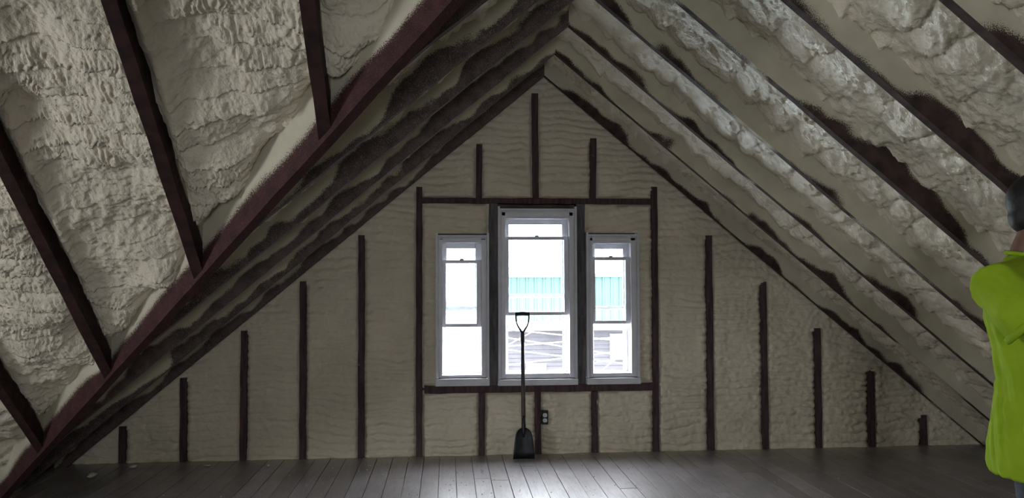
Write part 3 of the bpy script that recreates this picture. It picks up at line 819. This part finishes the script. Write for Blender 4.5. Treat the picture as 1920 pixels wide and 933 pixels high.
for s_ in (-1, 1):
    bo = MB(); bo.tube([(-.02, s_ * .105, .14), (-.02, s_ * .105, .05)], [.052, .050], 16); bo.ball((.05, s_ * .11, .046), (.125, .048, .044)); bo.ball((-.03, s_ * .107, .045), (.055, .045, .043))
    bmx = voxel(bo, .008, 4)
    for v in bmx.vertices: v.co.z = max(v.co.z, .004)
    b_ = link('boot', bmx, 'boot', person, True)
    MB().loft([(.04, s_ * .108, .0, .135, .047), (.04, s_ * .108, .018, .137, .049)]).build('boot_sole', 'black_iron', b_)

# ------------------------------------------------------------------ foam debris
rnd = random.Random(11)
def scrap(x, y, s, lab):
    m = MB().ball((0, 0, 0), (s, s * rnd.uniform(.4, .8), s * rnd.uniform(.25, .45)), 10, 7)
    m.v = [(a * (1 + rnd.uniform(-.25, .25)), b * (1 + rnd.uniform(-.25, .25)), c * (1 + rnd.uniform(-.2, .2))) for a, b, c in m.v]
    zmin = min(v[2] for v in m.v)
    o = m.build('foam_scrap', 'foam_scrap', None, True); o.location = (x, y, -zmin + .001); o.rotation_euler = (0, 0, rnd.uniform(0, 6.28))
    tag(o, lab, 'foam scrap', 'trimmed foam scraps on the floor')
scrap(-3.20, -.42, .045, 'biggest pale foam scrap on the floor under the low end of the rafters at left')
scrap(-3.02, -.17, .030, 'pale foam scrap on the floor against the shortest stud at left')
scrap(-2.50, -.16, .026, 'pale foam scrap on the floor between the second and third studs from the left')
scrap(-2.05, -.22, .020, 'pale foam scrap on the floor between the third and fourth studs from the left')
scrap(-1.20, -.55, .013, 'small pale foam scrap lying alone on the floor left of the windows')
m = MB()
for _ in range(900):
    x = rnd.gauss(-.1, 1.5); y = -abs(rnd.gauss(0, 1.6)) - .12
    if abs(x) > 3.3 or y < -5: continue
    s = rnd.choice((.002, .003, .003, .004, .006)); b = len(m.v); a = rnd.uniform(0, 6.28)
    for k in range(3): m.v.append((x + s * math.cos(a + 2.1 * k) * rnd.uniform(.6, 1.6), y + s * math.sin(a + 2.1 * k), .002))
    m.v.append((x, y, .003 + s * .7)); m.f += [(b, b + 1, b + 3), (b + 1, b + 2, b + 3), (b + 2, b, b + 3), (b + 2, b + 1, b)]
cr = m.build('foam_crumbs', 'crumb'); tag(cr, 'fine pale foam crumbs strewn over the floor boards', 'crumbs', kind='stuff')

# ------------------------------------------------------------------ outside
gr = MB().box(-60, 60, .6, 80, -6.3, -6.0).build('ground', 'ground_grey'); tag(gr, 'pale ground far below outside the windows', 'ground', kind='structure')
BY = 12.0; BX = .50
nb_ = empty('neighbouring_building', (5, BY, -6)); tag(nb_, 'grey board building with teal metal cladding seen through the windows', 'building')
def OB(m): m.v = [(x - 5, y - BY, z + 6) for x, y, z in m.v]; return m
OB(MB().box(.60, 12, BY + .02, BY + 9, -6, .2)).build('wall', 'weathered_siding', nb_)
SB = .095; z = -6.0
while z < .14:
    m = MB(); m.poly_prism([(.58, z), (12.02, z), (12.02, z + SB), (.58, z + SB)], BY - .03, BY + .02)
    m.v = [(x, y + (.022 if zz_ > z + SB / 2 and y < BY else 0), zz_) for x, y, zz_ in m.v]; OB(m).build('siding_board', 'weathered_siding', nb_); z += SB
OB(MB().box(.54, 12.3, BY - .45, BY + .05, .16, .36)).build('gutter_board', 'white_paint', nb_)
roof = OB(MB().box(BX + .1, 12.3, BY - .25, BY + 9, .36, 1.36)).build('metal_cladding', 'teal_metal', nb_)
for i in range(60):
    x = BX + .12 + .195 * i
    m = MB(); m.poly_prism([(x, .37), (x + .07, .37), (x + .07, 1.35), (x, 1.35)], BY - .285, BY - .25)
    m.v = [(vx + ((.018 if vx < x + .03 else -.018) if vy < BY - .27 else 0), vy, vz) for vx, vy, vz in m.v]; OB(m).build('cladding_rib', 'teal_metal', roof)
OB(MB().box(BX, 12.4, BY - .35, BY + 9.1, 1.36, 1.44)).build('roof_edge', 'white_paint', nb_)
wn = OB(MB().box(3.00, 3.34, BY - .07, BY, -.55, .04)).build('window', 'white_paint', nb_)
OB(MB().box(3.04, 3.30, BY - .085, BY - .068, -.51, .0)).build('pane', 'white_paint', wn)
wn = OB(MB().box(1.05, 1.5, BY - .07, BY, -1.6, -.62)).build('window', 'white_paint', nb_)
OB(MB().box(1.1, 1.45, BY - .085, BY - .068, -1.55, -.70)).build('pane', 'dark_pane', wn)
wh = empty('white_house', (-6, 14, -6)); tag(wh, 'white rendered house seen through the left window', 'building')
def OH(m): m.v = [(x + 6, y - 14, z + 6) for x, y, z in m.v]; return m
OH(MB().box(-14, .0, 14, 20, -6, 1.0)).build('wall', 'white_paint', wh)
m = MB(); m.v = [(-14.4, 13.6, 1.0), (.25, 13.6, 1.0), (.25, 17, 2.2), (-14.4, 17, 2.2), (.25, 20.4, 1.0), (-14.4, 20.4, 1.0)]; m.f = [(0, 1, 2, 3), (3, 2, 4, 5), (0, 3, 5), (1, 4, 2), (0, 5, 4, 1)]
OH(m).build('roof', 'white_paint', wh)
CY = 6.0
def cable(p, q, r, lab, sag=.05):
    pts = []
    for i in range(13):
        t = i / 12; pts.append((p[0] + (q[0] - p[0]) * t, CY + (i - 6) * .01, p[1] + (q[1] - p[1]) * t - sag * 4 * t * (1 - t)))
    o = MB().tube(pts, r, 6).build('utility_cable', 'cable_white', None, True); tag(o, lab, 'cable', 'overhead cables outside the windows')
CABLES = []
for (a, b), lab in zip([((.20, .56), (1.02, .47)), ((.21, .31), (1.06, .37)), ((.21, .43), (.57, .37)), ((.21, .25), (1.06, .14)), ((.21, .03), (1.06, .12)), ((.40, -.15), (1.06, -.04))],
        ['topmost pale cable sloping down to the right outside the middle window',
         'pale cable nearly level just below the top one outside the middle window',
         'pale cable falling to the right between the upper cables outside the middle window',
         'pale cable falling to the right across the middle of the lower window opening',
         'pale cable rising gently to the right, second from the bottom outside the middle window',
         'lowest pale cable outside the middle window, just above its sill']):
    s = (b[1] - a[1]) / (b[0] - a[0]); cable((-4, a[1] + s * (-4 - a[0])), (7, a[1] + s * (7 - a[0])), .010, lab, .0)
cable((-1.4, .34 + .52 * -1.6), (.557, .521), .009, 'pale cable rising steeply to the right across the upper cables', .0)
cable((.5, -.10 - .735 * 1.1), (2.363, .461), .009, 'pale cable rising steeply outside the right narrow window', .0)
